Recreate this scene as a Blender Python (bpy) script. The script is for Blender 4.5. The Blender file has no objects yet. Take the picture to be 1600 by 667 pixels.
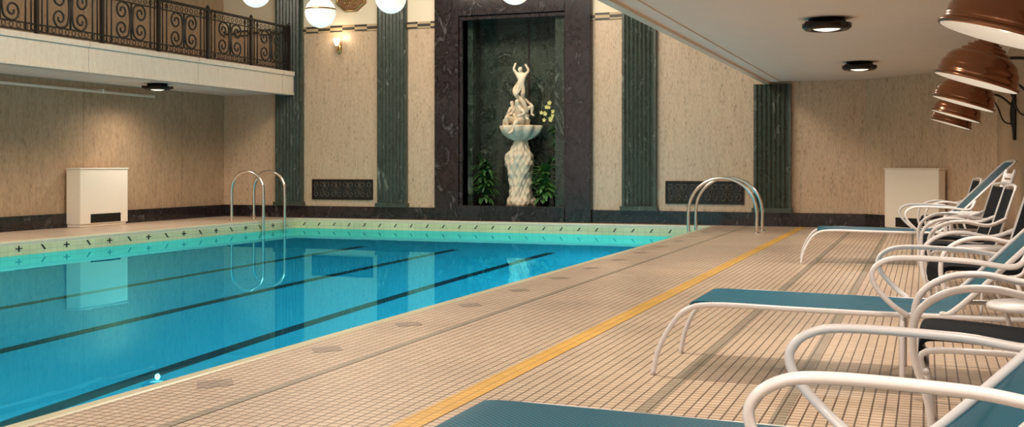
import bpy, bmesh, math, random
from mathutils import Vector, Matrix
random.seed(7)
scene=bpy.context.scene
COL=scene.collection
# ------------------------------------------------------------------ helpers
def catmull(pts,sub=6,closed=False):
    P=[Vector(p) for p in pts]; n=len(P)
    if n<3: return P
    out=[]
    rng=range(n) if closed else range(n-1)
    for i in rng:
        p1=P[i]; p2=P[(i+1)%n]
        p0=P[i-1] if (closed or i>0) else p1*2-p2
        p3=P[(i+2)%n] if (closed or i+2<n) else p2*2-p1
        for k in range(sub):
            t=k/sub
            out.append(0.5*((2*p1)+(p2-p0)*t+(2*p0-5*p1+4*p2-p3)*t*t+(3*p1-p0-3*p2+p3)*t**3))
    if not closed: out.append(P[-1])
    return out
class MB:
    def __init__(s): s.v=[];s.f=[];s.mi=[];s.sm=[]
    def add(s,vs,fs,mi=0,smooth=False):
        b=len(s.v); s.v+= [tuple(v) for v in vs]
        for f in fs: s.f.append([b+i for i in f]); s.mi.append(mi); s.sm.append(smooth)
        return s
    def box(s,x0,x1,y0,y1,z0,z1,mi=0):
        vs=[(x0,y0,z0),(x1,y0,z0),(x1,y1,z0),(x0,y1,z0),(x0,y0,z1),(x1,y0,z1),(x1,y1,z1),(x0,y1,z1)]
        return s.add(vs,[(0,3,2,1),(4,5,6,7),(0,1,5,4),(1,2,6,5),(2,3,7,6),(3,0,4,7)],mi)
    def quad(s,a,b,c,d,mi=0): return s.add([a,b,c,d],[(0,1,2,3)],mi)
    def tube(s,pts,r,n=8,mi=0,sub=6,closed=False,flat=1.0):
        P=catmull(pts,sub,closed) if sub>1 else [Vector(p) for p in pts]
        m=len(P); vs=[]; fs=[]
        up=None
        for i,p in enumerate(P):
            if closed: t=(P[(i+1)%m]-P[i-1])
            else: t=(P[min(i+1,m-1)]-P[max(i-1,0)])
            if t.length<1e-9: t=Vector((0,0,1))
            t.normalize()
            if up is None:
                a=Vector((0,0,1)) if abs(t.z)<.9 else Vector((0,1,0))
                up=(a-t*a.dot(t)).normalized()
            else:
                up=(up-t*up.dot(t))
                if up.length<1e-6: up=t.orthogonal()
                up.normalize()
            sd=t.cross(up)
            for k in range(n):
                a=2*math.pi*k/n
                vs.append(p+up*(math.cos(a)*r*flat)+sd*(math.sin(a)*r))
        seg=m if closed else m-1
        for i in range(seg):
            j=(i+1)%m
            for k in range(n):
                l=(k+1)%n
                fs.append((i*n+k,i*n+l,j*n+l,j*n+k))
        if not closed:
            fs.append(tuple(range(n-1,-1,-1))); fs.append(tuple((m-1)*n+k for k in range(n)))
        return s.add(vs,fs,mi,True)
    def lathe(s,prof,c=(0,0,0),n=28,mi=0,smooth=True,fn=None):
        vs=[];fs=[]
        for (r,z) in prof:
            for k in range(n):
                a=2*math.pi*k/n
                rr=r*(fn(a,z) if fn else 1)
                vs.append((c[0]+rr*math.cos(a),c[1]+rr*math.sin(a),c[2]+z))
        for i in range(len(prof)-1):
            for k in range(n):
                l=(k+1)%n
                fs.append((i*n+k,i*n+l,(i+1)*n+l,(i+1)*n+k))
        return s.add(vs,fs,mi,smooth)
    def obj(s,name,mats,parent=None,loc=(0,0,0),rot=(0,0,0),bevel=0,**kw):
        me=bpy.data.meshes.new(name); me.from_pydata(s.v,[],s.f)
        if not isinstance(mats,(list,tuple)): mats=[mats]
        for m in mats: me.materials.append(m)
        for p,mi,sm in zip(me.polygons,s.mi,s.sm): p.material_index=mi; p.use_smooth=sm
        me.update()
        o=bpy.data.objects.new(name,me); COL.objects.link(o)
        o.location=loc; o.rotation_euler=rot
        if parent: o.parent=parent
        if bevel:
            b=o.modifiers.new('bevel','BEVEL'); b.width=bevel; b.segments=2; b.limit_method='ANGLE'
        for k,v in kw.items(): o[k]=v
        return o
def thing(name,label,cat,loc=(0,0,0),rot=(0,0,0),group=None):
    e=bpy.data.objects.new(name,None); COL.objects.link(e); e.empty_display_size=.1
    e.location=loc; e.rotation_euler=rot; e['label']=label; e['category']=cat
    if group: e['group']=group
    return e
def clone(src,loc,rot=None,label=None):
    def rec(o,par):
        c=o.copy(); COL.objects.link(c)
        if par: c.parent=par
        for ch in list(o.children): rec(ch,c)
        return c
    c=rec(src,None); c.location=loc
    if rot: c.rotation_euler=rot
    if label: c['label']=label
    return c
def struct(o,label,cat='structure'):
    o['kind']='structure'; o['label']=label; o['category']=cat; return o
# ------------------------------------------------------------------ materials
def newmat(name):
    m=bpy.data.materials.new(name); m.use_nodes=True
    nt=m.node_tree; b=nt.nodes['Principled BSDF']; return m,nt,b
def simple(name,col,rough=.5,metal=0,em=None,es=0,noise=0,nscale=20,bump=0,coat=0):
    m,nt,b=newmat(name)
    b.inputs['Roughness'].default_value=rough; b.inputs['Metallic'].default_value=metal
    b.inputs['Coat Weight'].default_value=coat
    tc=nt.nodes.new('ShaderNodeTexCoord')
    n=nt.nodes.new('ShaderNodeTexNoise'); n.inputs['Scale'].default_value=nscale; n.inputs['Detail'].default_value=4
    nt.links.new(tc.outputs['Object'],n.inputs['Vector'])
    mx=nt.nodes.new('ShaderNodeMix'); mx.data_type='RGBA'
    mx.inputs[6].default_value=(*[c*(1-noise) for c in col],1); mx.inputs[7].default_value=(*[min(1,c*(1+noise)) for c in col],1)
    nt.links.new(n.outputs['Fac'],mx.inputs[0]); nt.links.new(mx.outputs[2],b.inputs['Base Color'])
    if bump:
        bp=nt.nodes.new('ShaderNodeBump'); bp.inputs['Strength'].default_value=bump; bp.inputs['Distance'].default_value=.02
        nt.links.new(n.outputs['Fac'],bp.inputs['Height']); nt.links.new(bp.outputs[0],b.inputs['Normal'])
    if em: b.inputs['Emission Color'].default_value=(*em,1); b.inputs['Emission Strength'].default_value=es
    return m
def pos(nt,scale=(1,1,1)):
    g=nt.nodes.new('ShaderNodeNewGeometry'); mp=nt.nodes.new('ShaderNodeMapping'); mp.inputs['Scale'].default_value=scale
    nt.links.new(g.outputs['Position'],mp.inputs['Vector']); return mp.outputs[0]
def ramp(nt,stops):
    r=nt.nodes.new('ShaderNodeValToRGB'); e=r.color_ramp.elements
    while len(e)<len(stops): e.new(.5)
    for el,(p,c) in zip(e,stops): el.position=p; el.color=(*c,1)
    return r
def travertine(name,dark,light,rough=.35,seam_axis=None,seam=2.4,seam_off=0):
    m,nt,b=newmat(name); b.inputs['Roughness'].default_value=rough
    n=nt.nodes.new('ShaderNodeTexNoise'); n.inputs['Scale'].default_value=1; n.inputs['Detail'].default_value=9; n.inputs['Roughness'].default_value=.75; n.inputs['Distortion'].default_value=.5
    nt.links.new(pos(nt,(13,13,2.0)),n.inputs['Vector'])
    n2=nt.nodes.new('ShaderNodeTexNoise'); n2.inputs['Scale'].default_value=1; n2.inputs['Detail'].default_value=3
    nt.links.new(pos(nt,(50,50,12)),n2.inputs['Vector'])
    a=nt.nodes.new('ShaderNodeMath'); a.operation='ADD'; nt.links.new(n.outputs['Fac'],a.inputs[0]); nt.links.new(n2.outputs['Fac'],a.inputs[1])
    h=nt.nodes.new('ShaderNodeMath'); h.operation='MULTIPLY'; h.inputs[1].default_value=.5; nt.links.new(a.outputs[0],h.inputs[0])
    r=ramp(nt,[(.36,dark),(.47,tuple((x*.35+y*.65) for x,y in zip(dark,light))),(.62,light)])
    nt.links.new(h.outputs[0],r.inputs[0]); out=r.outputs[0]
    if seam_axis is not None:
        sp=nt.nodes.new('ShaderNodeSeparateXYZ'); nt.links.new(pos(nt),sp.inputs[0])
        ad=nt.nodes.new('ShaderNodeMath'); ad.operation='ADD'; ad.inputs[1].default_value=100*seam+seam_off; nt.links.new(sp.outputs[seam_axis],ad.inputs[0])
        md=nt.nodes.new('ShaderNodeMath'); md.operation='MODULO'; md.inputs[1].default_value=seam; nt.links.new(ad.outputs[0],md.inputs[0])
        lt=nt.nodes.new('ShaderNodeMath'); lt.operation='LESS_THAN'; lt.inputs[1].default_value=.014; nt.links.new(md.outputs[0],lt.inputs[0])
        mx=nt.nodes.new('ShaderNodeMix'); mx.data_type='RGBA'; mx.inputs[7].default_value=(*[c*.6 for c in dark],1)
        nt.links.new(lt.outputs[0],mx.inputs[0]); nt.links.new(out,mx.inputs[6]); out=mx.outputs[2]
    nt.links.new(out,b.inputs['Base Color']); return m
def marble(name,dark,mid,light,scale=1.2,rough=.2,stretch=(1,1,.6),vein=.35,vw=.025):
    m,nt,b=newmat(name); b.inputs['Roughness'].default_value=rough
    n=nt.nodes.new('ShaderNodeTexNoise'); n.inputs['Scale'].default_value=scale; n.inputs['Detail'].default_value=9; n.inputs['Roughness'].default_value=.7; n.inputs['Distortion'].default_value=1.2
    nt.links.new(pos(nt,stretch),n.inputs['Vector'])
    r=ramp(nt,[(.3,dark),(.48,mid),(.56,dark),(.66,light)])
    nt.links.new(n.outputs['Fac'],r.inputs[0])
    v=nt.nodes.new('ShaderNodeTexVoronoi'); v.feature='DISTANCE_TO_EDGE'; v.inputs['Scale'].default_value=scale*1.5
    nd=nt.nodes.new('ShaderNodeTexNoise'); nd.inputs['Scale'].default_value=scale*2; nd.inputs['Detail'].default_value=6
    nt.links.new(pos(nt),nd.inputs['Vector'])
    vm=nt.nodes.new('ShaderNodeVectorMath'); vm.operation='ADD'; nt.links.new(pos(nt),vm.inputs[0]); nt.links.new(nd.outputs['Color'],vm.inputs[1]); nt.links.new(vm.outputs[0],v.inputs['Vector'])
    lt=nt.nodes.new('ShaderNodeMapRange'); lt.inputs[1].default_value=0; lt.inputs[2].default_value=vw; lt.inputs[3].default_value=vein; lt.inputs[4].default_value=0
    nt.links.new(v.outputs['Distance'],lt.inputs[0])
    mx=nt.nodes.new('ShaderNodeMix'); mx.data_type='RGBA'; mx.inputs[7].default_value=(*light,1)
    nt.links.new(lt.outputs[0],mx.inputs[0]); nt.links.new(r.outputs[0],mx.inputs[6]); nt.links.new(mx.outputs[2],b.inputs['Base Color'])
    return m
def tile(name,c1,c2,grout,size=.06,mortar=.004,rough=.35,vary=.18,axes='xy',bump=.3):
    m,nt,b=newmat(name); b.inputs['Roughness'].default_value=rough
    br=nt.nodes.new('ShaderNodeTexBrick'); br.offset=0; br.squash=1
    br.inputs['Color1'].default_value=(*c1,1); br.inputs['Color2'].default_value=(*c2,1); br.inputs['Mortar'].default_value=(*grout,1)
    br.inputs['Scale'].default_value=1; br.inputs['Brick Width'].default_value=size; br.inputs['Row Height'].default_value=size
    br.inputs['Mortar Size'].default_value=mortar; br.inputs['Mortar Smooth'].default_value=.1
    p=pos(nt)
    if axes!='xy':
        sp=nt.nodes.new('ShaderNodeSeparateXYZ'); nt.links.new(p,sp.inputs[0]); cb=nt.nodes.new('ShaderNodeCombineXYZ')
        nt.links.new(sp.outputs['xyz'.index(axes[0])],cb.inputs[0]); nt.links.new(sp.outputs['xyz'.index(axes[1])],cb.inputs[1]); p=cb.outputs[0]
    nt.links.new(p,br.inputs['Vector'])
    n=nt.nodes.new('ShaderNodeTexNoise'); n.inputs['Scale'].default_value=.9; n.inputs['Detail'].default_value=6; nt.links.new(p,n.inputs['Vector'])
    mr=nt.nodes.new('ShaderNodeMapRange'); mr.inputs[1].default_value=.3; mr.inputs[2].default_value=.7; mr.inputs[3].default_value=1-vary; mr.inputs[4].default_value=1+vary*.3
    nt.links.new(n.outputs['Fac'],mr.inputs[0])
    mx=nt.nodes.new('ShaderNodeMix'); mx.data_type='RGBA'; mx.blend_type='MULTIPLY'; mx.inputs[0].default_value=1
    nt.links.new(br.outputs['Color'],mx.inputs[6]); nt.links.new(mr.outputs[0],mx.inputs[7]); nt.links.new(mx.outputs[2],b.inputs['Base Color'])
    if bump:
        bp=nt.nodes.new('ShaderNodeBump'); bp.invert=True; bp.inputs['Strength'].default_value=bump; bp.inputs['Distance'].default_value=.003
        nt.links.new(br.outputs['Fac'],bp.inputs['Height']); nt.links.new(bp.outputs[0],b.inputs['Normal'])
    return m
M={}
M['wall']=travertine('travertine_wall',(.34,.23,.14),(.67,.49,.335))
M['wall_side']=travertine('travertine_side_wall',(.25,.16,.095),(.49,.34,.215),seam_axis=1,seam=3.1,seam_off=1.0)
M['cream']=travertine('cream_marble',(.62,.50,.38),(.78,.66,.53),rough=.3,seam_axis=1,seam=3.1)
M['plaster']=simple('cream_plaster',(.80,.68,.50),.8,noise=.04,nscale=3)
M['soffit']=simple('painted_ceiling',(.77,.69,.61),.7,noise=.04,nscale=2)
M['ceil']=simple('hall_ceiling_paint',(.7,.62,.5),.8,noise=.05,nscale=2)
M['black']=marble('black_marble',(.007,.005,.006),(.028,.02,.022),(.10,.085,.09),2.6,.15,vein=.5,vw=.015)
M['green']=marble('green_marble',(.014,.022,.016),(.06,.077,.058),(.20,.225,.18),7.0,.28,(1,1,.4),vein=.25)
M['niche']=marble('dark_green_marble',(.010,.016,.012),(.04,.055,.043),(.15,.18,.145),1.6,.12,vein=.5,vw=.02)
M['tile']=tile('mosaic_deck_tile',(.76,.60,.465),(.67,.52,.395),(.17,.115,.08),.060,.0048)
M['tile_grey']=tile('grey_mosaic_tile',(.44,.375,.285),(.38,.32,.24),(.13,.10,.07),.060,.0048)
M['tile_dark']=tile('brown_mosaic_tile',(.40,.31,.25),(.46,.36,.29),(.14,.10,.08),.060,.0048)
M['tile_yellow']=tile('yellow_mosaic_tile',(.92,.55,.12),(.84,.48,.09),(.5,.28,.08),.060,.004)
M['coping']=simple('pool_coping_tile',(.64,.61,.44),.3,noise=.1,nscale=8)
M['band_y']=tile('pool_band_tile',(.66,.72,.42),(.60,.67,.38),(.45,.5,.32),.15,.004,axes='xz',bump=0)
M['band_x']=tile('pool_band_tile_side',(.68,.71,.43),(.62,.66,.39),(.45,.5,.32),.15,.004,axes='yz',bump=0)
M['ink']=simple('black_tile_mark',(.02,.02,.02),.4)
M['basin']=simple('pool_basin_tile',(.009,.36,.52),.5,noise=.08,nscale=.6)
M['basin_far']=simple('pool_basin_lit_wall_tile',(.14,.80,.70),.5,noise=.08,nscale=.6)  # brighter aqua imitates the lit strip below the waterline
M['lane']=simple('lane_line_tile',(.002,.01,.03),.5)
M['white']=simple('white_powder_coated_metal',(.82,.81,.83),.3,coat=.3)
M['chrome']=simple('brushed_steel',(.80,.74,.67),.22,1)
M['iron']=simple('dark_bronze_iron',(.035,.028,.022),.45,.5)
M['bronze']=simple('dark_bronze_fixture',(.03,.024,.02),.35,.7)
M['vent']=simple('cast_bronze_grille',(.10,.085,.065),.4,.3)
M['copper']=simple('polished_copper',(.36,.175,.105),.2,1,noise=.25,nscale=7)
M['white_in']=simple('glowing_white_enamel',(.85,.82,.76),.5,em=(1,.88,.74),es=.25)  # slight emission stands in for bulb light on the shade lining
M['lens']=simple('frosted_lens',(1,.95,.85),.4,em=(1,.87,.68),es=1.6)
M['globe']=simple('opal_glass',(1,.97,.9),.3,em=(1,.92,.8),es=.7)
M['cup']=simple('opal_cup_glass',(1,.95,.85),.3,em=(1,.84,.6),es=2.0)
M['brass']=simple('aged_brass',(.55,.38,.16),.3,1)
M['stone']=simple('carved_white_marble',(.70,.59,.43),.55,noise=.25,nscale=11,bump=.5)
M['enamel']=simple('cream_enamel_metal',(.88,.79,.68),.35,noise=.02)
M['dark']=simple('dark_slot',(.012,.010,.008),.6)
M['leaf']=simple('dark_green_leaf',(.035,.10,.025),.4,noise=.5,nscale=7)
M['leaf2']=simple('fresh_green_leaf',(.05,.14,.03),.4,noise=.4,nscale=7)
M['petal']=simple('yellow_orchid_petal',(.66,.62,.22),.5,noise=.1)
M['rust']=simple('carved_wood_ornament',(.28,.13,.06),.6,noise=.5,nscale=14,bump=.5)
def sling(name,c1,c2,scale=130,rough=.4,spec=.5):
    m,nt,b=newmat(name); b.inputs['Roughness'].default_value=rough; b.inputs['Specular IOR Level'].default_value=spec
    tc=nt.nodes.new('ShaderNodeTexCoord'); ch=nt.nodes.new('ShaderNodeTexChecker'); ch.inputs['Scale'].default_value=scale
    ch.inputs['Color1'].default_value=(*c1,1); ch.inputs['Color2'].default_value=(*c2,1)
    nt.links.new(tc.outputs['Object'],ch.inputs['Vector']); nt.links.new(ch.outputs['Color'],b.inputs['Base Color']); return m
M['teal']=sling('teal_woven_sling',(.0,.035,.075),(.005,.17,.26),scale=90,rough=.5,spec=.22)
M['blk']=sling('black_woven_sling',(.004,.006,.010),(.010,.015,.02),rough=.8,spec=.15)
m,nt,b=newmat('frieze_mosaic'); ck=nt.nodes.new('ShaderNodeTexChecker'); ck.inputs['Scale'].default_value=1
ck.inputs['Color1'].default_value=(.05,.04,.03,1); ck.inputs['Color2'].default_value=(.50,.36,.2,1)
nt.links.new(pos(nt,(3.2,.01,16)),ck.inputs['Vector']); nt.links.new(ck.outputs[0],b.inputs['Base Color']); M['frieze']=m
# water
m=bpy.data.materials.new('pool_water_surface'); m.use_nodes=True; nt=m.node_tree; nt.nodes.clear()
out=nt.nodes.new('ShaderNodeOutputMaterial'); mixs=nt.nodes.new('ShaderNodeMixShader'); fr=nt.nodes.new('ShaderNodeFresnel'); fr.inputs['IOR'].default_value=1.75
rf=nt.nodes.new('ShaderNodeBsdfRefraction'); rf.inputs['IOR'].default_value=1.33; rf.inputs['Roughness'].default_value=0; rf.inputs['Color'].default_value=(.75,.97,1,1)
gl=nt.nodes.new('ShaderNodeBsdfGlossy'); gl.inputs['Roughness'].default_value=.012; gl.inputs['Color'].default_value=(.20,.90,1.0,1)
n=nt.nodes.new('ShaderNodeTexNoise'); n.inputs['Scale'].default_value=1.6; n.inputs['Detail'].default_value=2
nt.links.new(pos(nt),n.inputs['Vector']); bp=nt.nodes.new('ShaderNodeBump'); bp.inputs['Strength'].default_value=.05; bp.inputs['Distance'].default_value=.01
nt.links.new(n.outputs['Fac'],bp.inputs['Height'])
for s_ in (rf,gl): nt.links.new(bp.outputs[0],s_.inputs['Normal'])
nt.links.new(fr.outputs[0],mixs.inputs[0]); nt.links.new(rf.outputs[0],mixs.inputs[1]); nt.links.new(gl.outputs[0],mixs.inputs[2]); nt.links.new(mixs.outputs[0],out.inputs['Surface'])
M['water']=m
# ------------------------------------------------------------------ layout
XL=-15.37; XR=1.30; YF=22.3; YB=-3.0; H=6.8; XK=-.9
PX0,PX1,PY0,PY1=-13.2,-3.78,-1.0,21.9; WZ=-.22; BZ=-2.6
NX0,NX1=-9.23,-6.91; NZ0,NZ1=.33,4.33; NY=23.3
YC=YF-(XR-XK)
# floor
b=MB()
def fl(x0,x1,y0,y1,z=0,mi=0): b.quad((x0,y0,z),(x1,y0,z),(x1,y1,z),(x0,y1,z),mi)
g=.10
fl(PX1+g,XR,YB,YF); fl(XL,PX0-g,YB,YF); fl(PX0-g,PX1+g,PY1+g,YF); fl(PX0-g,PX1+g,YB,PY0-g)
e=.0015
fl(-3.12,-3.06,YB,YF-.1,e,1); fl(-1.14,-1.06,YB,YF-.1,e,1); fl(-.50,-.43,YB,YF-.5,e,1)
fl(-2.12,-1.98,YB,YF-.1,e,2)
for i in range(-3,14):
    y=5.16+1.22*i; xd=-3.47
    b.add([(xd-.12,y,e),(xd,y-.16,e),(xd+.12,y,e),(xd,y+.16,e)],[(0,1,2,3)],3)
struct(b.obj('floor',[M['tile'],M['tile_grey'],M['tile_yellow'],M['tile_dark']]),'beige mosaic tile pool deck with yellow and grey stripes','floor')
# walls
def wbox(name,mat,label,*a,cat='wall'):
    b=MB(); b.box(*a); return struct(b.obj(name,mat),label,cat)
wbox('wall_far',M['wall'],'warm travertine end wall of the pool hall',XL-.3,NX0,YF,YF+.3,0,H)
wbox('wall_far',M['wall'],'warm travertine end wall of the pool hall',NX1,XK,YF,YF+.3,0,H)
wbox('wall_far',M['wall'],'end wall base under the alcove',NX0,NX1,YF,YF+.3,-.2,NZ0-.12)
wbox('wall_far',M['wall'],'end wall above the alcove',NX0,NX1,YF,YF+.3,NZ1+.1,H)
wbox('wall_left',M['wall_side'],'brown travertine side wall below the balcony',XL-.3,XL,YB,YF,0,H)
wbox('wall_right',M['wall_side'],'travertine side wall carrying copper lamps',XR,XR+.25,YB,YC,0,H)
b=MB(); b.add([(XK,YF,0),(XR,YC,0),(XR+.3,YC+.1,0),(XK+.1,YF+.3,0)]+[(XK,YF,H),(XR,YC,H),(XR+.3,YC+.1,H),(XK+.1,YF+.3,H)],[(0,1,5,4),(1,2,6,5),(2,3,7,6),(3,0,4,7),(4,5,6,7),(3,2,1,0)])
struct(b.obj('wall_corner',M['wall']),'angled travertine corner wall','wall')
b=MB(); b.box(XL,-9.86,YF-.02,YF-.001,4.36,H-.01); b.box(-6.31,XR-2,YF-.02,YF-.001,4.36,H-.01)
struct(b.obj('trim_1',M['plaster']),'cream plaster upper wall band','wall')
b=MB(); b.box(XL,-9.86,YF-.035,YF-.001,4.22,4.36); b.box(-6.31,-.95,YF-.035,YF-.001,4.22,4.36)
struct(b.obj('trim_2',M['frieze']),'dark and tan mosaic frieze strip','frieze')
# niche lining
b=MB(); b.box(NX0-.2,NX1+.2,NY,NY+.1,NZ0-.2,NZ1+.2)
b.box(-8.095,-8.05,NY-.012,NY,NZ0,NZ1,1)
struct(b.obj('wall_niche',[M['niche'],M['black']]),'dark green marble alcove back wall','alcove')
wbox('wall_niche',M['niche'],'dark green marble alcove side',NX0-.12,NX0,YF,NY,NZ0,NZ1)
wbox('wall_niche',M['niche'],'dark green marble alcove side',NX1,NX1+.12,YF,NY,NZ0,NZ1)
wbox('trim_10',M['black'],'black marble alcove ledge',NX0-.12,NX1+.12,YF,NY,NZ0-.12,NZ0,cat='ledge')
wbox('wall_niche',M['niche'],'dark green marble alcove top',NX0-.12,NX1+.12,YF,NY,NZ1,NZ1+.1)
wbox('trim_11',M['niche'],'green marble alcove jamb',NX1-.24,NX1,YF+.05,YF+.3,NZ0,NZ1,cat='jamb')
wbox('trim_12',M['niche'],'green marble alcove jamb',NX0,NX0+.12,YF+.25,YF+.4,NZ0,NZ1,cat='jamb')
# niche surround
b=MB()
b.box(-9.86,-9.30,YF-.14,YF,0,5.5); b.box(-9.30,NX0,YF-.08,YF,.3,NZ1); b.box(-6.88,-6.31,YF-.14,YF,0,5.5); b.box(NX1,-6.88,YF-.08,YF,.3,NZ1)
b.box(-9.30,-6.88,YF-.14,YF,4.42,5.5); b.box(-9.30,-6.88,YF-.08,YF,NZ1,4.42); b.box(-9.30,-6.88,YF-.16,YF,0,NZ0)
struct(b.obj('trim_3',M['black'],bevel=.012),'polished black marble surround of the fountain alcove','marble surround')
def pilaster(x0,x1,idx,z1):
    b=MB(); w=x1-x0; nf=7; ed=.05; fw=(w-2*ed)/nf; P=[(x0,0),(x0,-.11),(x0+ed,-.11)]
    for i in range(nf):
        a=x0+ed+i*fw
        for k in range(1,8):
            t=k/8; P.append((a+fw*(.08+.84*t),-.11+.035*math.sin(math.pi*t)))
        P.append((a+fw,-.11))
    P+=[(x1,-.11),(x1,0)]
    vs=[(x,YF+y,.27) for x,y in P]+[(x,YF+y,z1) for x,y in P]; n=len(P)
    b.add(vs,[(i,i+1,n+i+1,n+i) for i in range(n-1)]+[tuple(range(2*n-1,n-1,-1))])
    b.box(x0-.03,x1+.03,YF-.16,YF,.27,.36)
    struct(b.obj('trim_%d'%idx,M['green']),'fluted green marble pilaster','pilaster')
pilaster(-13.9,-13.2,4,6.0); pilaster(-11.27,-10.56,5,6.0); pilaster(-5.66,-4.95,6,6.0); pilaster(-2.99,-2.27,7,2.79)
wbox('baseboard_far',M['black'],'black marble baseboard',XL+.06,-9.86,YF-.06,YF,0,.27,cat='baseboard')
wbox('baseboard_far',M['black'],'black marble baseboard',-6.31,XK,YF-.06,YF,0,.27,cat='baseboard')
wbox('baseboard_left',M['black'],'black marble baseboard',XL,XL+.06,YB,YF,0,.27,cat='baseboard')
wbox('baseboard_right',M['black'],'black marble baseboard',XR-.05,XR,YB,YC-.02,0,.27,cat='baseboard')
b=MB(); b.add([(XK,YF-.07,0),(XR-.05,YC-.02,0),(XR,YC,0),(XK,YF,0),(XK,YF-.07,.27),(XR-.05,YC-.02,.27),(XR,YC,.27),(XK,YF,.27)],[(0,1,5,4),(4,5,6,7),(1,2,6,5),(3,0,4,7)])
struct(b.obj('baseboard_corner',M['black']),'black marble baseboard','baseboard')
# ceilings
wbox('ceiling',M['ceil'],'high painted hall ceiling',XL-.3,XR+.3,YB,YF+.3,H,H+.2,cat='ceiling')
SX=-2.78
b=MB(); b.box(SX,XR,YB,YF-.001,2.84,3.33); b.box(SX,SX+.10,YB,YF-.12,2.79,2.84,1); b.box(SX+.10,SX+.30,YB,YF-.12,2.825,2.84)
struct(b.obj('ceiling_aisle',[M['soffit'],M['cream']]),'low painted aisle ceiling under the gallery','ceiling')
b=MB(); b.box(XL,-13.5,YB,YF-.001,2.84,3.30,1); b.box(-13.62,-13.40,YB,YF-.12,2.80,3.33,0); b.box(-13.64,-13.37,YB,YF-.12,3.24,3.34,0); b.box(-13.43,-13.385,YB,YF-.12,2.80,2.86,0)
struct(b.obj('trim_8',[M['cream'],M['soffit']],bevel=.008),'cream marble balcony slab with moulded edge','balcony')
# coping + basin
b=MB()
b.box(PX0-g,PX0,PY0-g,PY1+g,-.06,.004); b.box(PX1,PX1+g,PY0-g,PY1+g,-.06,.004); b.box(PX0,PX1,PY1,PY1+g,-.06,.004); b.box(PX0,PX1,PY0-g,PY0,-.06,.004)
struct(b.obj('trim_9',M['coping'],bevel=.015),'pale glazed tile pool coping','pool coping')
b=MB()
zt=-.06; zb=-.32
b.quad((PX0,PY1,zb),(PX1,PY1,zb),(PX1,PY1,zt),(PX0,PY1,zt),0)
b.quad((PX0,PY0,zb),(PX0,PY1,zb),(PX0,PY1,zt),(PX0,PY0,zt),1)
b.quad((PX1,PY1,zb),(PX1,PY0,zb),(PX1,PY0,zt),(PX1,PY1,zt),1)
b.quad((PX1,PY0,zb),(PX0,PY0,zb),(PX0,PY0,zt),(PX1,PY0,zt),0)
b.quad((PX0,PY1,BZ),(PX1,PY1,BZ),(PX1,PY1,zb),(PX0,PY1,zb),3)
b.quad((PX0,PY0,BZ),(PX0,PY1,BZ),(PX0,PY1,zb),(PX0,PY0,zb),3)
b.quad((PX1,PY1,BZ),(PX1,PY0,BZ),(PX1,PY0,zb),(PX1,PY1,zb),2)
b.quad((PX1,PY0,BZ),(PX0,PY0,BZ),(PX0,PY0,zb),(PX1,PY0,zb),2)
b.quad((PX0,PY0,BZ),(PX1,PY0,BZ),(PX1,PY1,BZ),(PX0,PY1,BZ),2)
for x in (-6.35,-8.3,-10.3):
    b.quad((x-.09,.5,BZ+.003),(x+.09,.5,BZ+.003),(x+.09,19.7,BZ+.003),(x-.09,19.7,BZ+.003),4)
x=PX0+.25
while x<PX1:
    y=PY1-.004; b.quad((x-.04,y,-.155),(x-.012,y,-.155),(x+.04,y,-.085),(x+.012,y,-.085),5); x+=.38
i=0; y=.2
while y<PY1-.2:
    x=PX0+.004
    if i%2==0:
        b.quad((x,y-.07,-.125),(x,y+.07,-.125),(x,y+.07,-.107),(x,y-.07,-.107),5); b.quad((x+.001,y-.016,-.165),(x+.001,y+.016,-.165),(x+.001,y+.016,-.07),(x+.001,y-.016,-.07),5)
    else:
        b.quad((x,y+.02,-.16),(x,y+.06,-.16),(x,y-.02,-.075),(x,y-.06,-.075),5)
    y+=.52; i+=1
o=b.obj('pool_basin',[M['band_y'],M['band_x'],M['basin'],M['basin_far'],M['lane'],M['ink']])
o['label']='turquoise tiled swimming pool basin with dark lane lines'; o['category']='swimming pool'; o['kind']='structure'
b=MB(); b.quad((PX0+.002,PY0,WZ),(PX1-.002,PY0,WZ),(PX1-.002,PY1-.002,WZ),(PX0+.002,PY1-.002,WZ))
o=b.obj('pool_water',M['water']); o['label']='still blue swimming pool water'; o['category']='water'; o['kind']='stuff'
def area(name,loc,rot,size,power,col,parent=None,shape='DISK',size_y=None):
    l=bpy.data.lights.new(name,'AREA'); l.energy=power; l.color=col; l.shape=shape; l.size=size
    if size_y: l.size_y=size_y
    o=bpy.data.objects.new(name,l); COL.objects.link(o); o.location=loc; o.rotation_euler=rot
    if parent: o.parent=parent
    return o
def spot(name,loc,rot,power,col,ang=120,parent=None,r=.1,blend=.6,spec=1):
    l=bpy.data.lights.new(name,'SPOT'); l.energy=power; l.color=col; l.spot_size=math.radians(ang); l.spot_blend=blend; l.shadow_soft_size=r; l.specular_factor=spec
    o=bpy.data.objects.new(name,l); COL.objects.link(o); o.location=loc; o.rotation_euler=rot
    if parent: o.parent=parent
    return o
b=MB(); b.lathe([(.26,0),(.26,.05),(.22,.06),(.0,.06)],n=24)
b2=MB(); b2.lathe([(.21,.062),(.0,.064)],n=24)
first=None
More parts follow.
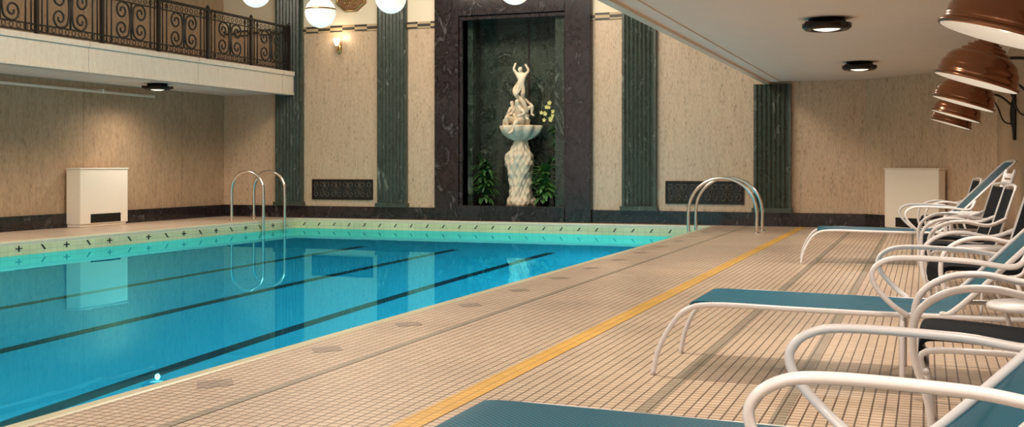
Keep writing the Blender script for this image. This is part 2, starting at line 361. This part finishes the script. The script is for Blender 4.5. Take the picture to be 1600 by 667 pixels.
for y,pw in ((2.5,50),(7.0,80),(11.5,110),(15.3,150),(18.9,190)):  # unseen lamps added to light the basin, stronger towards the far end
    if first is None:
        e0=thing('underwater_fill_light','unseen round steel light added on the pool side wall to light the basin','light',(PX1-.003,y,-1.0),(0,-math.pi/2,0),'added underwater fill lights')
        b.obj('rim',M['chrome'],e0); b2.obj('lens',M['basin_far'],e0)
        first=e0; cur=e0
        area('bulb_light',(0,0,.10),(math.pi,0,0),.4,pw,(.72,.97,1),e0)
    else:
        cur=clone(first,(PX1-.003,y,-1.0))
        for c_ in cur.children:
            if c_.type=='LIGHT': c_.data=c_.data.copy(); c_.data.energy=pw
# ------------------------------------------------------------------ balcony railing
rail=thing('balcony_railing','ornate dark wrought iron balcony railing with scroll panels','railing',(-13.5,0,3.34))
P=1.55; y1=YF-.14; n=8
b=MB(); y0=y1-P*n
b.box(-.035,.035,y0,y1,.99,1.04); b.obj('top_rail',M['iron'],rail,bevel=.01)
b=MB(); b.box(-.018,.018,y0,y1,.04,.065); b.obj('bottom_rail',M['iron'],rail)
pan=MB()
def bar(b,ya,za,yb,zb,r=.014): b.tube([(0,ya,za),(0,yb,zb)],r,6,sub=1)
for z in (.17,.84): pan.box(-.012,.012,0,P,z-.012,z+.012)
for y in (0.0,.12,.24,P-.24,P-.12): bar(pan,y,.05,y,1.0)
def spiral(b,cy,cz,r0,turns,a0,sgn,r=.011):
    pts=[]
    N=int(14*turns)
    for k in range(N+1):
        a=a0+sgn*2*math.pi*turns*k/N; rr=r0*(1-.8*k/N)
        pts.append((0,cy+rr*math.cos(a),cz+rr*math.sin(a)))
    b.tube(pts,r,6,sub=1)
c=P/2
for sg in (-1,1):
    spiral(pan,c+sg*.25,.67,.165,1.3,math.pi/2,-sg,.018)
    spiral(pan,c+sg*.25,.34,.165,1.3,-math.pi/2,sg,.018)
    pan.tube([(0,c+sg*.25,.835),(0,c+sg*.09,.78),(0,c+sg*.04,.62),(0,c+sg*.04,.40),(0,c+sg*.09,.23),(0,c+sg*.25,.175)],.019,6,sub=4)
bar(pan,c,.17,c,.84,.018)
for k in range(10):
    y=.0775+P*k/10
    for z in (.915,.115):
        pts=[(0,y+.045*math.cos(a*math.pi/4),z+.045*math.sin(a*math.pi/4)) for a in range(8)]
        pan.tube(pts,.008,5,sub=1,closed=True)
po=pan.obj('scroll_panel',M['iron'],rail,(0,y0,0))
for i in range(1,n):
    q=po.copy(); COL.objects.link(q); q.parent=rail; q.location=(0,y0+P*i,0)
b=MB(); b.box(-.03,.03,-.03,.03,0,1.05); b.lathe([(.0,1.12),(.035,1.09),(.035,1.05),(.02,1.04)],n=12)
ps=b.obj('post',M['iron'],rail,(0,y0,0))
for i in range(1,n+1):
    q=ps.copy(); COL.objects.link(q); q.parent=rail; q.location=(0,y0+P*i-(.03 if i==n else 0),0)
# ------------------------------------------------------------------ radiators covers
def radiator(loc,rot,label,w=1.4,d=.34):
    t=thing('radiator_cover',label,'heater',loc,rot)
    b=MB(); h=1.12
    b.box(-w/2,w/2,-d,0,.06,h); b.box(-w/2+.02,w/2-.02,-d+.03,0,0,.06); b.box(-w/2-.015,w/2+.015,-d-.015,.0,h,h+.025)
    b.obj('body',M['enamel'],t,bevel=.01)
    b=MB(); b.box(-w/2+.28,w/2-.22,-d-.006,-d+.02,.08,.25); b.obj('vent_slot',M['dark'],t)
    b=MB()
    for k in range(5): b.box(-w/2+.28,w/2-.22,-d-.012,-d-.004,.095+.034*k,.103+.034*k)
    b.obj('grille',M['bronze'],t)
    return t
radiator((XL+.062,17.75,0),(0,0,math.pi/2),'cream metal radiator cover with dark floor vent against the brown wall',1.35)
xx=.10; yy=YF-(xx-XK)
radiator((xx-.05,yy-.05,0),(0,0,-math.pi/4),'cream metal radiator cover in the angled corner beside the loungers',1.3,.16)
# ------------------------------------------------------------------ wall vents
def vent(xc,w,label):
    t=thing('vent_grille',label,'vent',(xc,YF,.42),(0,0,0),'ornamental wall vents')
    b=MB(); b.box(-w/2,w/2,-.012,0,0,.46); b.obj('backing',M['dark'],t)
    b=MB(); 
    for (x0,x1,z0,z1) in ((-w/2,w/2,0,.03),(-w/2,w/2,.43,.46),(-w/2,-w/2+.03,.03,.43),(w/2-.03,w/2,.03,.43)): b.box(x0,x1,-.035,0,z0,z1)
    b.obj('frame',M['bronze'],t)
    b=MB(); N=5; cw=(w-.06)/N
    for k in range(N):
        x=-w/2+.03+cw*(k+.5)
        for sx in (-1,1):
            for sz in (-1,1):
                pts=[]
                for q in range(15):
                    a=(-sz)*math.pi/2+sx*sz*q*2*math.pi*1.1/14; rr=.09*(1-.75*q/14)
                    pts.append((x+sx*.072+rr*.75*math.cos(a),-.022,.23+sz*.10+rr*math.sin(a)))
                b.tube(pts,.011,5,sub=1)
        if k<N-1: b.tube([(x+cw/2,-.022,.03),(x+cw/2,-.022,.43)],.008,5,sub=1)
    b.obj('scrollwork',M['vent'],t)
vent(-12.2,1.55,'dark bronze scrollwork vent set low in the marble panel')
vent(-3.98,1.58,'dark bronze scrollwork vent set low in the marble panel')
# pipe
b=MB(); b.tube([(XL+.12,8,2.70),(XL+.12,19.6,2.66)],.03,10,sub=1)
for y in (9,12,15,18): b.box(XL,XL+.15,y,y+.03,2.64,2.72)
o=b.obj('wall_pipe',M['enamel']); o['label']='painted pipe running along the wall under the balcony'; o['category']='pipe'
# ------------------------------------------------------------------ ladders
def ladder(x_deck,x_pool,y,h,label,dy=.6,r=.03):
    t=thing('pool_ladder',label,'pool ladder',(x_deck,y,0))
    w=x_pool-x_deck; R=abs(w)/2; sg=1 if w>0 else -1
    for k in (0,1):
        b=MB(); pts=[(0,0,0),(0,0,(h-R)*.5),(0,0,h-R)]
        for i in range(1,9):
            a=math.pi*i/8; pts.append((sg*(R-R*math.cos(a)),0,h-R+R*math.sin(a)))
        pts+=[(w,0,0),(w,0,-.6),(w,0,-1.4)]
        b.tube(pts,r,12,sub=4); b.obj('handrail',M['chrome'],t,(0,dy*k,0))
        b=MB(); b.lathe([(.0,.014),(.05,.012),(.065,0)],n=16); b.obj('base_flange',M['chrome'],t,(0,dy*k,0))
    for i in range(3):
        b=MB(); z=-.38-.32*i; b.box(w-.06,w+.04,0,dy,z,z+.03); b.obj('step',M['chrome'],t,bevel=.006)
ladder(-13.92,-13.12,20.5,1.06,'curved steel pool ladder on the far pool edge',.85,.034)
ladder(-2.62,-3.84,20.0,.97,'curved steel pool ladder beside the deck stripe',.7)
# ------------------------------------------------------------------ ceiling fixtures
fx=thing('ceiling_light','dark bronze flush ceiling light with glowing lens','ceiling light',(-.85,12.9,2.84),group='bronze flush ceiling lights')
b=MB(); b.lathe([(0,0),(.20,0),(.20,-.05),(.27,-.06),(.27,-.10),(.235,-.13),(.18,-.13),(.17,-.10)],n=24)
for k in range(4):
    a=math.pi/4+k*math.pi/2; b.box(.22*math.cos(a)-.06,.22*math.cos(a)+.06,.22*math.sin(a)-.06,.22*math.sin(a)+.06,-.10,-.05)
b.obj('housing',M['bronze'],fx)
b=MB(); b.lathe([(.175,-.105),(.13,-.125),(.07,-.138),(0,-.142)],n=24); b.obj('lens',M['lens'],fx)
wl=(1,.845,.69)
spot('bulb_light',(0,0,-.22),(0,0,0),165,wl,164,fx,.05,1,0)
clone(fx,(-.80,18.5,2.84)); clone(fx,(-.85,6.9,2.84)); clone(fx,(-.85,1.4,2.84))
clone(fx,(-14.3,18.5,2.84)); clone(fx,(-14.3,12.9,2.84)); clone(fx,(-14.3,7.3,2.84))
# ------------------------------------------------------------------ globe pendants
gp=thing('pendant_globe','round white opal glass globe pendant','pendant lamp',(-7.25,12.8,3.2),group='white globe pendants')
b=MB(); R=.20
b.lathe([(R*math.sin(math.pi*k/20),-R*math.cos(math.pi*k/20)) for k in range(21)],n=32); b.obj('globe',M['globe'],gp)
b=MB(); b.lathe([(R*1.0,.03),(R*1.012,.032),(R*1.012,.05),(R*.98,.052)],n=32); b.obj('band',M['brass'],gp)
b=MB(); b.lathe([(.0,.27),(.03,.27),(.05,.24),(.09,.2),(.1,.17)],n=20); b.obj('brass_cap',M['brass'],gp)
b=MB(); b.tube([(0,0,.25),(0,0,3.3)],.012,8,sub=1); b.obj('stem',M['brass'],gp)
clone(gp,(-8.34,12.95,3.54)); clone(gp,(-6.30,12.95,3.36)); clone(gp,(-4.57,12.9,3.38))
# ------------------------------------------------------------------ sconce
sc=thing('wall_sconce','small brass wall sconce with glowing glass cup','wall lamp',(-12.26,YF,3.85))
b=MB(); b.lathe([(0,-.14),(.03,-.12),(.05,-.04),(.05,.04),(.03,.12),(0,.14)],n=16); 
b.obj('back_plate',M['brass'],sc,(0,-.02,0))
b=MB(); b.tube([(0,-.03,-.02),(0,-.10,-.10),(0,-.16,-.06),(0,-.16,.04)],.014,8); b.tube([(0,-.03,.05),(.07,-.08,.0),(.10,-.12,.06)],.009,6); b.obj('arm',M['brass'],sc)
b=MB(); b.lathe([(.0,0),(.03,0),(.055,.05),(.075,.11),(.08,.16),(.072,.16),(.06,.08),(0,.02)],(0,-.16,.04),n=20); b.obj('glass_cup',M['cup'],sc)
l=bpy.data.lights.new('bulb_light','POINT'); l.energy=9; l.color=(1,.80,.56); l.shadow_soft_size=.05; l.specular_factor=0
o=bpy.data.objects.new('bulb_light',l); COL.objects.link(o); o.parent=sc; o.location=(0,-.3,.27)
pts=[(.40*math.cos(math.pi/8+k*math.pi/4),.32*math.sin(math.pi/8+k*math.pi/4)) for k in range(8)]
b=MB(); b.add([(x,-.06,z) for x,z in pts]+[(x,0,z) for x,z in pts],[tuple(range(7,-1,-1))]+[(k,(k+1)%8,8+(k+1)%8,8+k) for k in range(8)])
on=thing('wall_ornament','carved brown octagonal ornament high on the cream wall','ornament',(-11.95,YF-.02,4.96))
b.obj('plaque',M['rust'],on)
b=MB(); b.tube([(x*.92,-.07,z*.92) for x,z in pts],.022,6,sub=1,closed=True)
for k in range(6):
    a=k*math.pi/3; b.tube([(.05*math.cos(a)+.12*math.cos(a)+.06*math.cos(q*math.pi/4),-.07,.12*math.sin(a)+.06*math.sin(q*math.pi/4)) for q in range(8)],.012,5,sub=1,closed=True)
b.obj('carving',M['brass'],on)
# ------------------------------------------------------------------ copper wall lamps
LZ=1.98
cl=thing('copper_wall_lamp','polished copper dome lamp on a bracket arm','wall lamp',(XR,5.2,LZ),group='copper dome wall lamps')
b=MB(); b.lathe([(0,-.36),(.025,-.34),(.03,-.2),(.05,-.12),(.06,0),(.05,.12),(.03,.2),(.025,.34),(0,.36)],n=12)
o=b.obj('wall_plate',M['bronze'],cl,(-.02,0,-.1)); 
SXl=.50-XR; tl=math.radians(17)
rc=Vector((SXl,0,1.75-LZ)); ax=Vector((math.sin(tl),0,math.cos(tl)))
top=rc+ax*.33
b=MB(); b.tube([tuple(top),tuple(top+ax*.05),(SXl+.32,0,.16),(-.22,0,.14),(-.05,0,0),(-.02,0,-.06)],.014,8)
b.obj('arm',M['bronze'],cl)
b=MB(); b.tube([(-.03,0,-.25),(-.15,0,-.2),(-.22,0,-.02),(-.3,0,.14)],.010,8); b.obj('brace',M['bronze'],cl)
b=MB()
prof=[(.266,-.006),(.276,.0),(.276,.012),(.262,.018),(.256,.024),(.258,.036),(.258,.055),(.252,.060),(.251,.085),(.243,.108),(.236,.112),(.226,.140),(.205,.165),(.178,.185),(.155,.192),(.155,.208),(.144,.214),(.122,.222),(.122,.240),(.112,.244),(.09,.248),(.088,.262),(.066,.268),(.066,.278),(.06,.28),(.058,.30),(.035,.315),(.02,.34),(0,.34)]
b.lathe(prof,n=44); sh=b.obj('copper_shade',M['copper'],cl,tuple(rc),(0,tl,0))
b=MB(); b.lathe([(.264,-.005),(.248,.012),(.245,.05),(.236,.10),(.205,.145),(.15,.175),(.0,.185)],n=40); b.obj('shade_lining',M['white_in'],cl,tuple(rc),(0,tl,0))
b=MB(); b.lathe([(0,.02),(.04,.03),(.055,.07),(.04,.11),(.02,.14),(.02,.18)],n=16); b.obj('bulb',M['lens'],cl,tuple(rc),(0,tl,0))
spot('bulb_light',tuple(rc-ax*.02),(0,tl,0),50,(1,.83,.68),150,cl,.12,.8,.3)
for y in (2.5,8.0,10.7,13.4,16.0): clone(cl,(XR,y,LZ))
# ------------------------------------------------------------------ chaise longue
def chaise(loc,label):
    t=thing('lounge_chair',label,'lounge chair',loc,group='white-framed pool loungers')
    W=.36
    prof=[(-.98,.395),(-.94,.425),(-.7,.425),(0,.415),(.3,.41),(.42,.43),(.55,.53),(.9,.90),(1.2,1.20),(1.24,1.225)]
    P=catmull([(x,0,z) for x,z in prof],5)
    b=MB(); vs=[];fs=[]
    for p in P: vs+=[(p.x,-W+.01,p.z),(p.x,W-.01,p.z),(p.x,W-.01,p.z-.008),(p.x,-W+.01,p.z-.008)]
    for i in range(len(P)-1):
        for k in range(4): fs.append((4*i+k,4*i+(k+1)%4,4*i+4+(k+1)%4,4*i+4+k))
    b.add(vs,fs,0,False); b.obj('sling_seat',M['teal'],t,label='teal woven sling')
    for sg in (-1,1):
        y=sg*W
        b=MB(); b.tube([(-1.18,y+sg*.03,.0),(-1.15,y+sg*.02,.14),(-1.08,y,.28),(-.99,y,.375),(-.84,y,.41),(-.4,y,.405),(0,y,.4),(.42,y,.4),(.95,y,.4)],.015,8); b.obj('side_rail',M['white'],t)
        b=MB(); b.tube([(.36,y,.41),(.46,y,.46),(.9,y,.90),(1.2,y,1.20),(1.26,y*.8,1.245)],.015,8); b.obj('back_rail',M['white'],t)
        b=MB(); b.tube([(.17,y,.4),(.17,y+sg*.02,.2),(.17,y+sg*.03,0)],.015,8,sub=2); b.obj('leg',M['white'],t)
        b=MB(); b.tube([(.93,y,.4),(.97,y+sg*.02,.2),(1.02,y+sg*.03,0)],.015,8,sub=2); b.obj('leg',M['white'],t)
        b=MB(); ya=y+sg*.055
        b.tube([(.20,y+sg*.02,.40),(.12,ya,.46),(.04,ya,.55),(.02,ya,.63),(.08,ya,.69),(.2,ya,.71),(.5,ya,.70),(.72,ya,.68),(.80,y+sg*.01,.78)],.019,10,flat=.75); b.obj('armrest',M['white'],t)
    for pts,r in (([(-.94,-W,.40),(-.94,W,.40)],.014),([(.17,-W,.36),(.17,W,.36)],.012),([(.93,-W,.38),(.93,W,.38)],.012),([(1.24,-W*.85,1.24),(1.28,0,1.255),(1.24,W*.85,1.24)],.015)):
        b=MB(); b.tube(pts,r,8,sub=6 if len(pts)>2 else 1); b.obj('cross_bar',M['white'],t)
    return t
ch=chaise((-.22,3.07,0),'white tubular lounger with teal woven sling and looped arms')
clone(ch,(-.10,6.66,0)); clone(ch,(-.10,14.4,0),(0,0,.10))
# ------------------------------------------------------------------ armchair
def armchair(loc,rot,label):
    t=thing('armchair',label,'armchair',loc,rot,'white-framed sling armchairs')
    W=.27
    prof=[(-.25,.34),(-.28,.38),(-.27,.46),(-.22,.485),(0,.475),(.2,.46),(.27,.50),(.36,.75),(.43,.98)]
    P=catmull([(x,0,z) for x,z in prof],5); b=MB(); vs=[];fs=[]
    for p in P: vs+=[(p.x,-W+.01,p.z),(p.x,W-.01,p.z),(p.x+.006,W-.01,p.z-.03),(p.x+.006,-W+.01,p.z-.03)]
    for i in range(len(P)-1):
        for k in range(4): fs.append((4*i+k,4*i+(k+1)%4,4*i+4+(k+1)%4,4*i+4+k))
    b.add(vs,fs); b.obj('sling_seat',M['blk'],t,label='black woven sling seat and back')
    for sg in (-1,1):
        y=sg*W
        b=MB(); b.tube([(-.26,y,.32),(-.25,y,.41),(0,y,.42),(.22,y,.42),(.29,y,.52),(.37,y,.78),(.44,y,1.0)],.014,8); b.obj('seat_rail',M['white'],t)
        b=MB(); ya=y+sg*.05
        b.tube([(-.22,ya,0),(-.24,ya,.2),(-.30,ya,.42),(-.28,ya,.58),(-.16,ya,.67),(.0,ya,.69),(.2,ya,.66),(.36,y,.72)],.017,10); b.obj('armrest',M['white'],t)
        b=MB(); b.tube([(.20,y,.42),(.27,ya,.2),(.34,ya,0)],.015,8,sub=3); b.obj('leg',M['white'],t)
    for pts,r in (([(-.25,-W-.04,.33),(-.25,W+.04,.33)],.014),([(.2,-W,.41),(.2,W,.41)],.014),([(.44,-W,1.0),(.46,0,1.015),(.44,W,1.0)],.016)):
        b=MB(); b.tube(pts,r,8,sub=6 if len(pts)>2 else 1); b.obj('cross_bar',M['white'],t)
    return t
ac=armchair((.44,5.30,0),(0,0,0),'white tubular armchair with black woven sling seat')
clone(ac,(.52,8.75,0),(0,0,.2)); clone(ac,(.48,11.1,0),(0,0,.1)); clone(ac,(.43,16.8,0),(0,0,.15)); clone(ac,(.48,12.25,0),(0,0,.22))
tb=thing('side_table','small round white metal side table between seats','side table',(.68,5.90,0),group='white side tables')
b=MB(); b.lathe([(0,.535),(.20,.535),(.215,.525),(.215,.505),(.20,.51),(0,.51)],n=36); b.obj('table_top',M['white'],tb)
for k in range(3):
    a=k*2*math.pi/3+.4; b=MB(); b.tube([(.16*math.cos(a),.16*math.sin(a),.51),(.10*math.cos(a),.10*math.sin(a),.25),(.18*math.cos(a),.18*math.sin(a),0)],.012,8); b.obj('leg',M['white'],tb)
clone(tb,(.63,9.9,0))
# slatted plastic chair
sl=thing('slatted_chair','white plastic high-backed chair with slatted back','chair',(.66,13.15,0),(0,0,.1))
b=MB()
W=.26
for k in range(9):
    z=.5+.07*k; x=.22+.02*k; b.box(x,x+.02,-W,W,z,z+.05)
b.obj('back_slats',M['white'],sl,bevel=.005)
for sg in (-1,1):
    b=MB(); b.tube([(.24,sg*W,0),(.2,sg*W,.4),(.24,sg*W,.6),(.40,sg*W,1.15)],.022,8); b.obj('back_post',M['white'],sl)
    b=MB(); b.tube([(-.22,sg*W,0),(-.22,sg*W,.3),(-.24,sg*W,.62),(-.1,sg*W,.66),(.27,sg*W,.66)],.022,8,sub=4); b.obj('armrest',M['white'],sl)
b=MB()
for k in range(6): b.box(-.24+.075*k,-.18+.075*k,-W,W,.40,.42)
b.obj('seat_slats',M['white'],sl,bevel=.005)
# ------------------------------------------------------------------ fountain statue
def skinfig(name,verts,edges,mat,parent,loc=(0,0,0),rot=(0,0,0),scale=1,root=0):
    me=bpy.data.meshes.new(name); bm=bmesh.new(); L=bm.verts.layers.skin.verify(); vs=[]
    for (x,y,z,r) in verts:
        v=bm.verts.new((x*scale,y*scale,z*scale)); v[L].radius=(r*scale,r*scale); vs.append(v)
    vs[root][L].use_root=True
    for a,c in edges: bm.edges.new((vs[a],vs[c]))
    bm.to_mesh(me); bm.free()
    o=bpy.data.objects.new(name,me); COL.objects.link(o)
    o.modifiers.new('skin','SKIN'); s=o.modifiers.new('sub','SUBSURF'); s.levels=2; s.render_levels=2
    dg=bpy.context.evaluated_depsgraph_get(); me2=bpy.data.meshes.new_from_object(o.evaluated_get(dg)); 
    o.modifiers.clear(); o.data=me2; me2.materials.clear(); me2.materials.append(mat)
    for p in me2.polygons: p.use_smooth=True
    o.parent=parent; o.location=loc; o.rotation_euler=rot
    return o
st=thing('fountain_statue','carved white marble fountain with shell basin and figures','statue',(-8.08,22.76,NZ0))
def rock(a,z): return 1+.09*math.sin(3*a+z*4)+.07*math.sin(5*a-z*9)+.05*math.sin(11*a+z*19)+.04*math.sin(17*a-z*33)
rp=[(0,0)]
ctrl=[(0,.30),(.10,.31),(.2,.25),(.4,.22),(.6,.235),(.8,.28),(.95,.30),(1.08,.285),(1.2,.22),(1.3,.17),(1.42,.14)]
def interp(z):
    for (z0,r0),(z1,r1) in zip(ctrl,ctrl[1:]):
        if z<=z1: return r0+(r1-r0)*(z-z0)/(z1-z0)
    return ctrl[-1][1]
for k in range(58):
    z=k*.025; rp.append((interp(z)*(1+.025*math.sin(z*30)),z))
b=MB(); b.lathe(rp,n=72,fn=rock)
b.obj('pedestal',M['stone'],st)
def shell(a,z): return 1+.07*math.cos(9*a)+.07*math.sin(3*a+.6)
b=MB()
b.lathe([(0,1.38),(.14,1.40),(.26,1.45),(.36,1.52),(.42,1.60),(.46,1.70),(.44,1.73),(.36,1.68),(.24,1.62),(.10,1.60),(0,1.60)],n=90,fn=shell); b.obj('shell_basin',M['stone'],st)
rp2=[(0,1.55)]+[((.25-.16*(k/30))*(1+.06*math.sin(k*1.3)),1.56+k*.0255) for k in range(30)]+[(0,2.33)]
b=MB(); b.lathe(rp2,n=48,fn=rock); b.obj('rock_core',M['stone'],st)
def seated(rot,loc,flip=1,lean=.05,arm_up=False,scale=1.0):
    f=flip
    V=[(0,0,.12,.082),(0,-.02,.22,.072),(0,-.04-lean,.35,.085),(0,-.06-lean,.44,.036),(.0,-.09-lean,.50,.055),(0,-.085-lean,.565,.047),
       (-.10,-.04-lean,.385,.042),(.10,-.04-lean,.385,.042),
       (-.18,-.12,.27,.032),(.19,-.10,.30 if not arm_up else .50,.032),
       (-.12,-.28,.24,.023),(.13,-.24,.24 if not arm_up else .66,.023),
       (-.07,-.05,.11,.066),(.07,-.05,.11,.066),(-.12,-.30,.22,.050),(.15,-.27,.14,.050),(-.11,-.25,.02,.032),(.12,-.32,-.06,.032),(-.11,-.34,-.01,.024),(.12,-.41,-.09,.024)]
    E=[(0,1),(1,2),(2,3),(3,4),(4,5),(2,6),(2,7),(6,8),(7,9),(8,10),(9,11),(0,12),(0,13),(12,14),(13,15),(14,16),(15,17),(16,18),(17,19)]
    V=[(x*f,y,z,r) for x,y,z,r in V]
    return skinfig('seated_figure',V,E,M['stone'],st,loc,rot,scale)
seated((0,.12,math.radians(-30)),(.05,-.10,1.66),1,.06,False,1.12)
seated((0,-.1,math.radians(60)),(.03,-.02,1.94),-1,.02,True,.92)
seated((0,0,math.radians(-115)),(-.06,.02,1.72),1,.10,False,1.0)
V=[(0,0,.36,.070),(.01,-.01,.46,.060),(0,0,.57,.074),(-.01,0,.64,.032),(-.02,-.015,.70,.052),(-.02,-.01,.76,.043),
   (-.10,0,.60,.038),(.10,0,.59,.038),(-.17,-.02,.70,.030),(.17,-.02,.68,.030),(-.12,-.02,.84,.023),(.08,-.02,.82,.023),
   (-.05,0,.32,.060),(.05,0,.32,.060),(-.08,-.06,.18,.044),(.07,.0,.17,.044),(-.05,0,.02,.03),(.06,.02,.02,.03),(-.05,-.06,.0,.022),(.06,-.04,.0,.022)]
E=[(0,1),(1,2),(2,3),(3,4),(4,5),(2,6),(2,7),(6,8),(7,9),(8,10),(9,11),(0,12),(0,13),(12,14),(13,15),(14,16),(15,17),(16,18),(17,19)]
skinfig('standing_figure',V,E,M['stone'],st,(0,-.02,2.25),(0,.04,.2),1.0)
b=MB(); b.tube([(.16,-.05,2.0),(.13,-.14,2.2),(-.02,-.16,2.36),(-.13,-.06,2.5),(-.10,.06,2.64),(0,.07,2.78)],.05,10,flat=.5); b.obj('drapery',M['stone'],st)
# ------------------------------------------------------------------ plants
def leaf(b,o,az,el,L,W,droop,mi=0,seg=7):
    o=Vector(o); d=Vector((math.cos(az)*math.cos(el),math.sin(az)*math.cos(el),math.sin(el))); p=o.copy(); vs=[];fs=[]
    side=Vector((-math.sin(az),math.cos(az),0))
    for i in range(seg+1):
        t=i/seg; w=W*math.sin(math.pi*min(1,(t*.92+.06)))**.8
        up=side.cross(d).normalized()
        vs+=[p-side*w+up*w*.25,p,p+side*w+up*w*.25]
        d=(d+Vector((0,0,-droop/seg))).normalized(); p=p+d*(L/seg)
    for i in range(seg):
        for k in (0,1): fs.append((3*i+k,3*i+k+1,3*i+4+k,3*i+3+k))
    b.add(vs,fs,mi,True)
def foliage(t,n,L,W,h,mat,seed):
    R=random.Random(seed); b=MB()
    for i in range(n):
        az=R.uniform(0,2*math.pi); el=R.uniform(.2,1.4); l=L*R.uniform(.6,1.0)
        if math.sin(az)>0.1: l*=.6
        leaf(b,(R.uniform(-.05,.05),R.uniform(-.05,.05),.15+R.uniform(0,h)),az,el,l,W*R.uniform(.7,1.1),R.uniform(.8,2.4))
    for k in range(6):
        a=R.uniform(0,6.28); b.tube([(0,0,.1),(.04*math.cos(a),.04*math.sin(a),.15+h*R.uniform(.7,1))],.01,5,sub=1)
    b.obj('leaves',mat,t)
def pot(t):
    b=MB(); b.lathe([(0,0),(.10,0),(.13,.16),(.14,.18),(.12,.18),(.11,.14),(0,.14)],n=20); b.obj('pot',M['bronze'],t)
def plant(loc,n,L,W,h,label,mat,seed):
    t=thing('potted_fern',label,'plant',loc); pot(t); foliage(t,n,L,W,h,mat,seed); return t
plant((-8.82,22.56,NZ0),240,.46,.045,.72,'dark green leafy plant at the foot of the statue',M['leaf'],1)
plant((-7.42,22.40,NZ0),170,.44,.055,.60,'broad-leaved green plant beside the marble pedestal',M['leaf2'],3)
orc=thing('potted_orchid','tall leafy yellow orchid with arching stems beside the statue','plant',(-7.28,23.0,NZ0)); pot(orc)
foliage(orc,220,.30,.045,1.6,M['leaf'],4)
R=random.Random(9)
for k,(dx,zz) in enumerate(((-.25,2.10),(-.08,2.15),(-.05,1.95),(-.18,1.90))):
    b=MB(); pts=[(0,0,.1),(dx*.3,-.05,1.2),(dx*.7,-.12,zz-.15),(dx,-.2,zz)]; b.tube(pts,.007,6); b.obj('stem',M['leaf2'],orc)
    for q in range(4):
        b=MB(); c0=Vector((0,0,0))
        vs=[c0];fs=[]
        for s in range(5):
            az=R.uniform(0,.3)+s*2*math.pi/5; dv=Vector((math.cos(az),-.25,math.sin(az))); sd=Vector((-math.sin(az),0,math.cos(az)))
            n0=len(vs); vs+=[dv*.026+sd*.018,dv*.05,dv*.026-sd*.018]; fs.append((0,n0,n0+1,n0+2))
        b.add(vs,fs); b.obj('flower',M['petal'],orc,(dx+R.uniform(-.08,.08),-.22+R.uniform(-.04,.04),zz+R.uniform(-.14,.08)))
# niche spot
spot('niche_light',(-8.07,YF+.12,NZ1-.05),(math.radians(12),0,0),42,(1,.86,.66),110,None,.08,.8)
# ------------------------------------------------------------------ lights
for y in (2,8.5,15):
    area('hall_light',(-8.1,y,H-.05),(0,0,0),3.0,430,wl,None,'RECTANGLE',3.5)
area('hall_light',(-8.1,19.3,5.6),(math.radians(48),0,0),5.0,160,wl,None,'RECTANGLE',.6)
w=bpy.data.worlds.new('world'); scene.world=w; w.use_nodes=True; w.node_tree.nodes['Background'].inputs[0].default_value=(1,.87,.76,1); w.node_tree.nodes['Background'].inputs[1].default_value=1.0
# ------------------------------------------------------------------ camera
cd=bpy.data.cameras.new('camera'); co=bpy.data.objects.new('camera',cd); COL.objects.link(co)
co.location=(.19,0,1.2); co.rotation_euler=(math.pi/2,0,math.radians(20.4)); cd.sensor_width=36; cd.lens=36*1739/1600; cd.shift_y=-.0472; cd.clip_end=200
scene.camera=co
scene.view_settings.view_transform='Standard'
scene.view_settings.look='None'
scene.view_settings.exposure=0
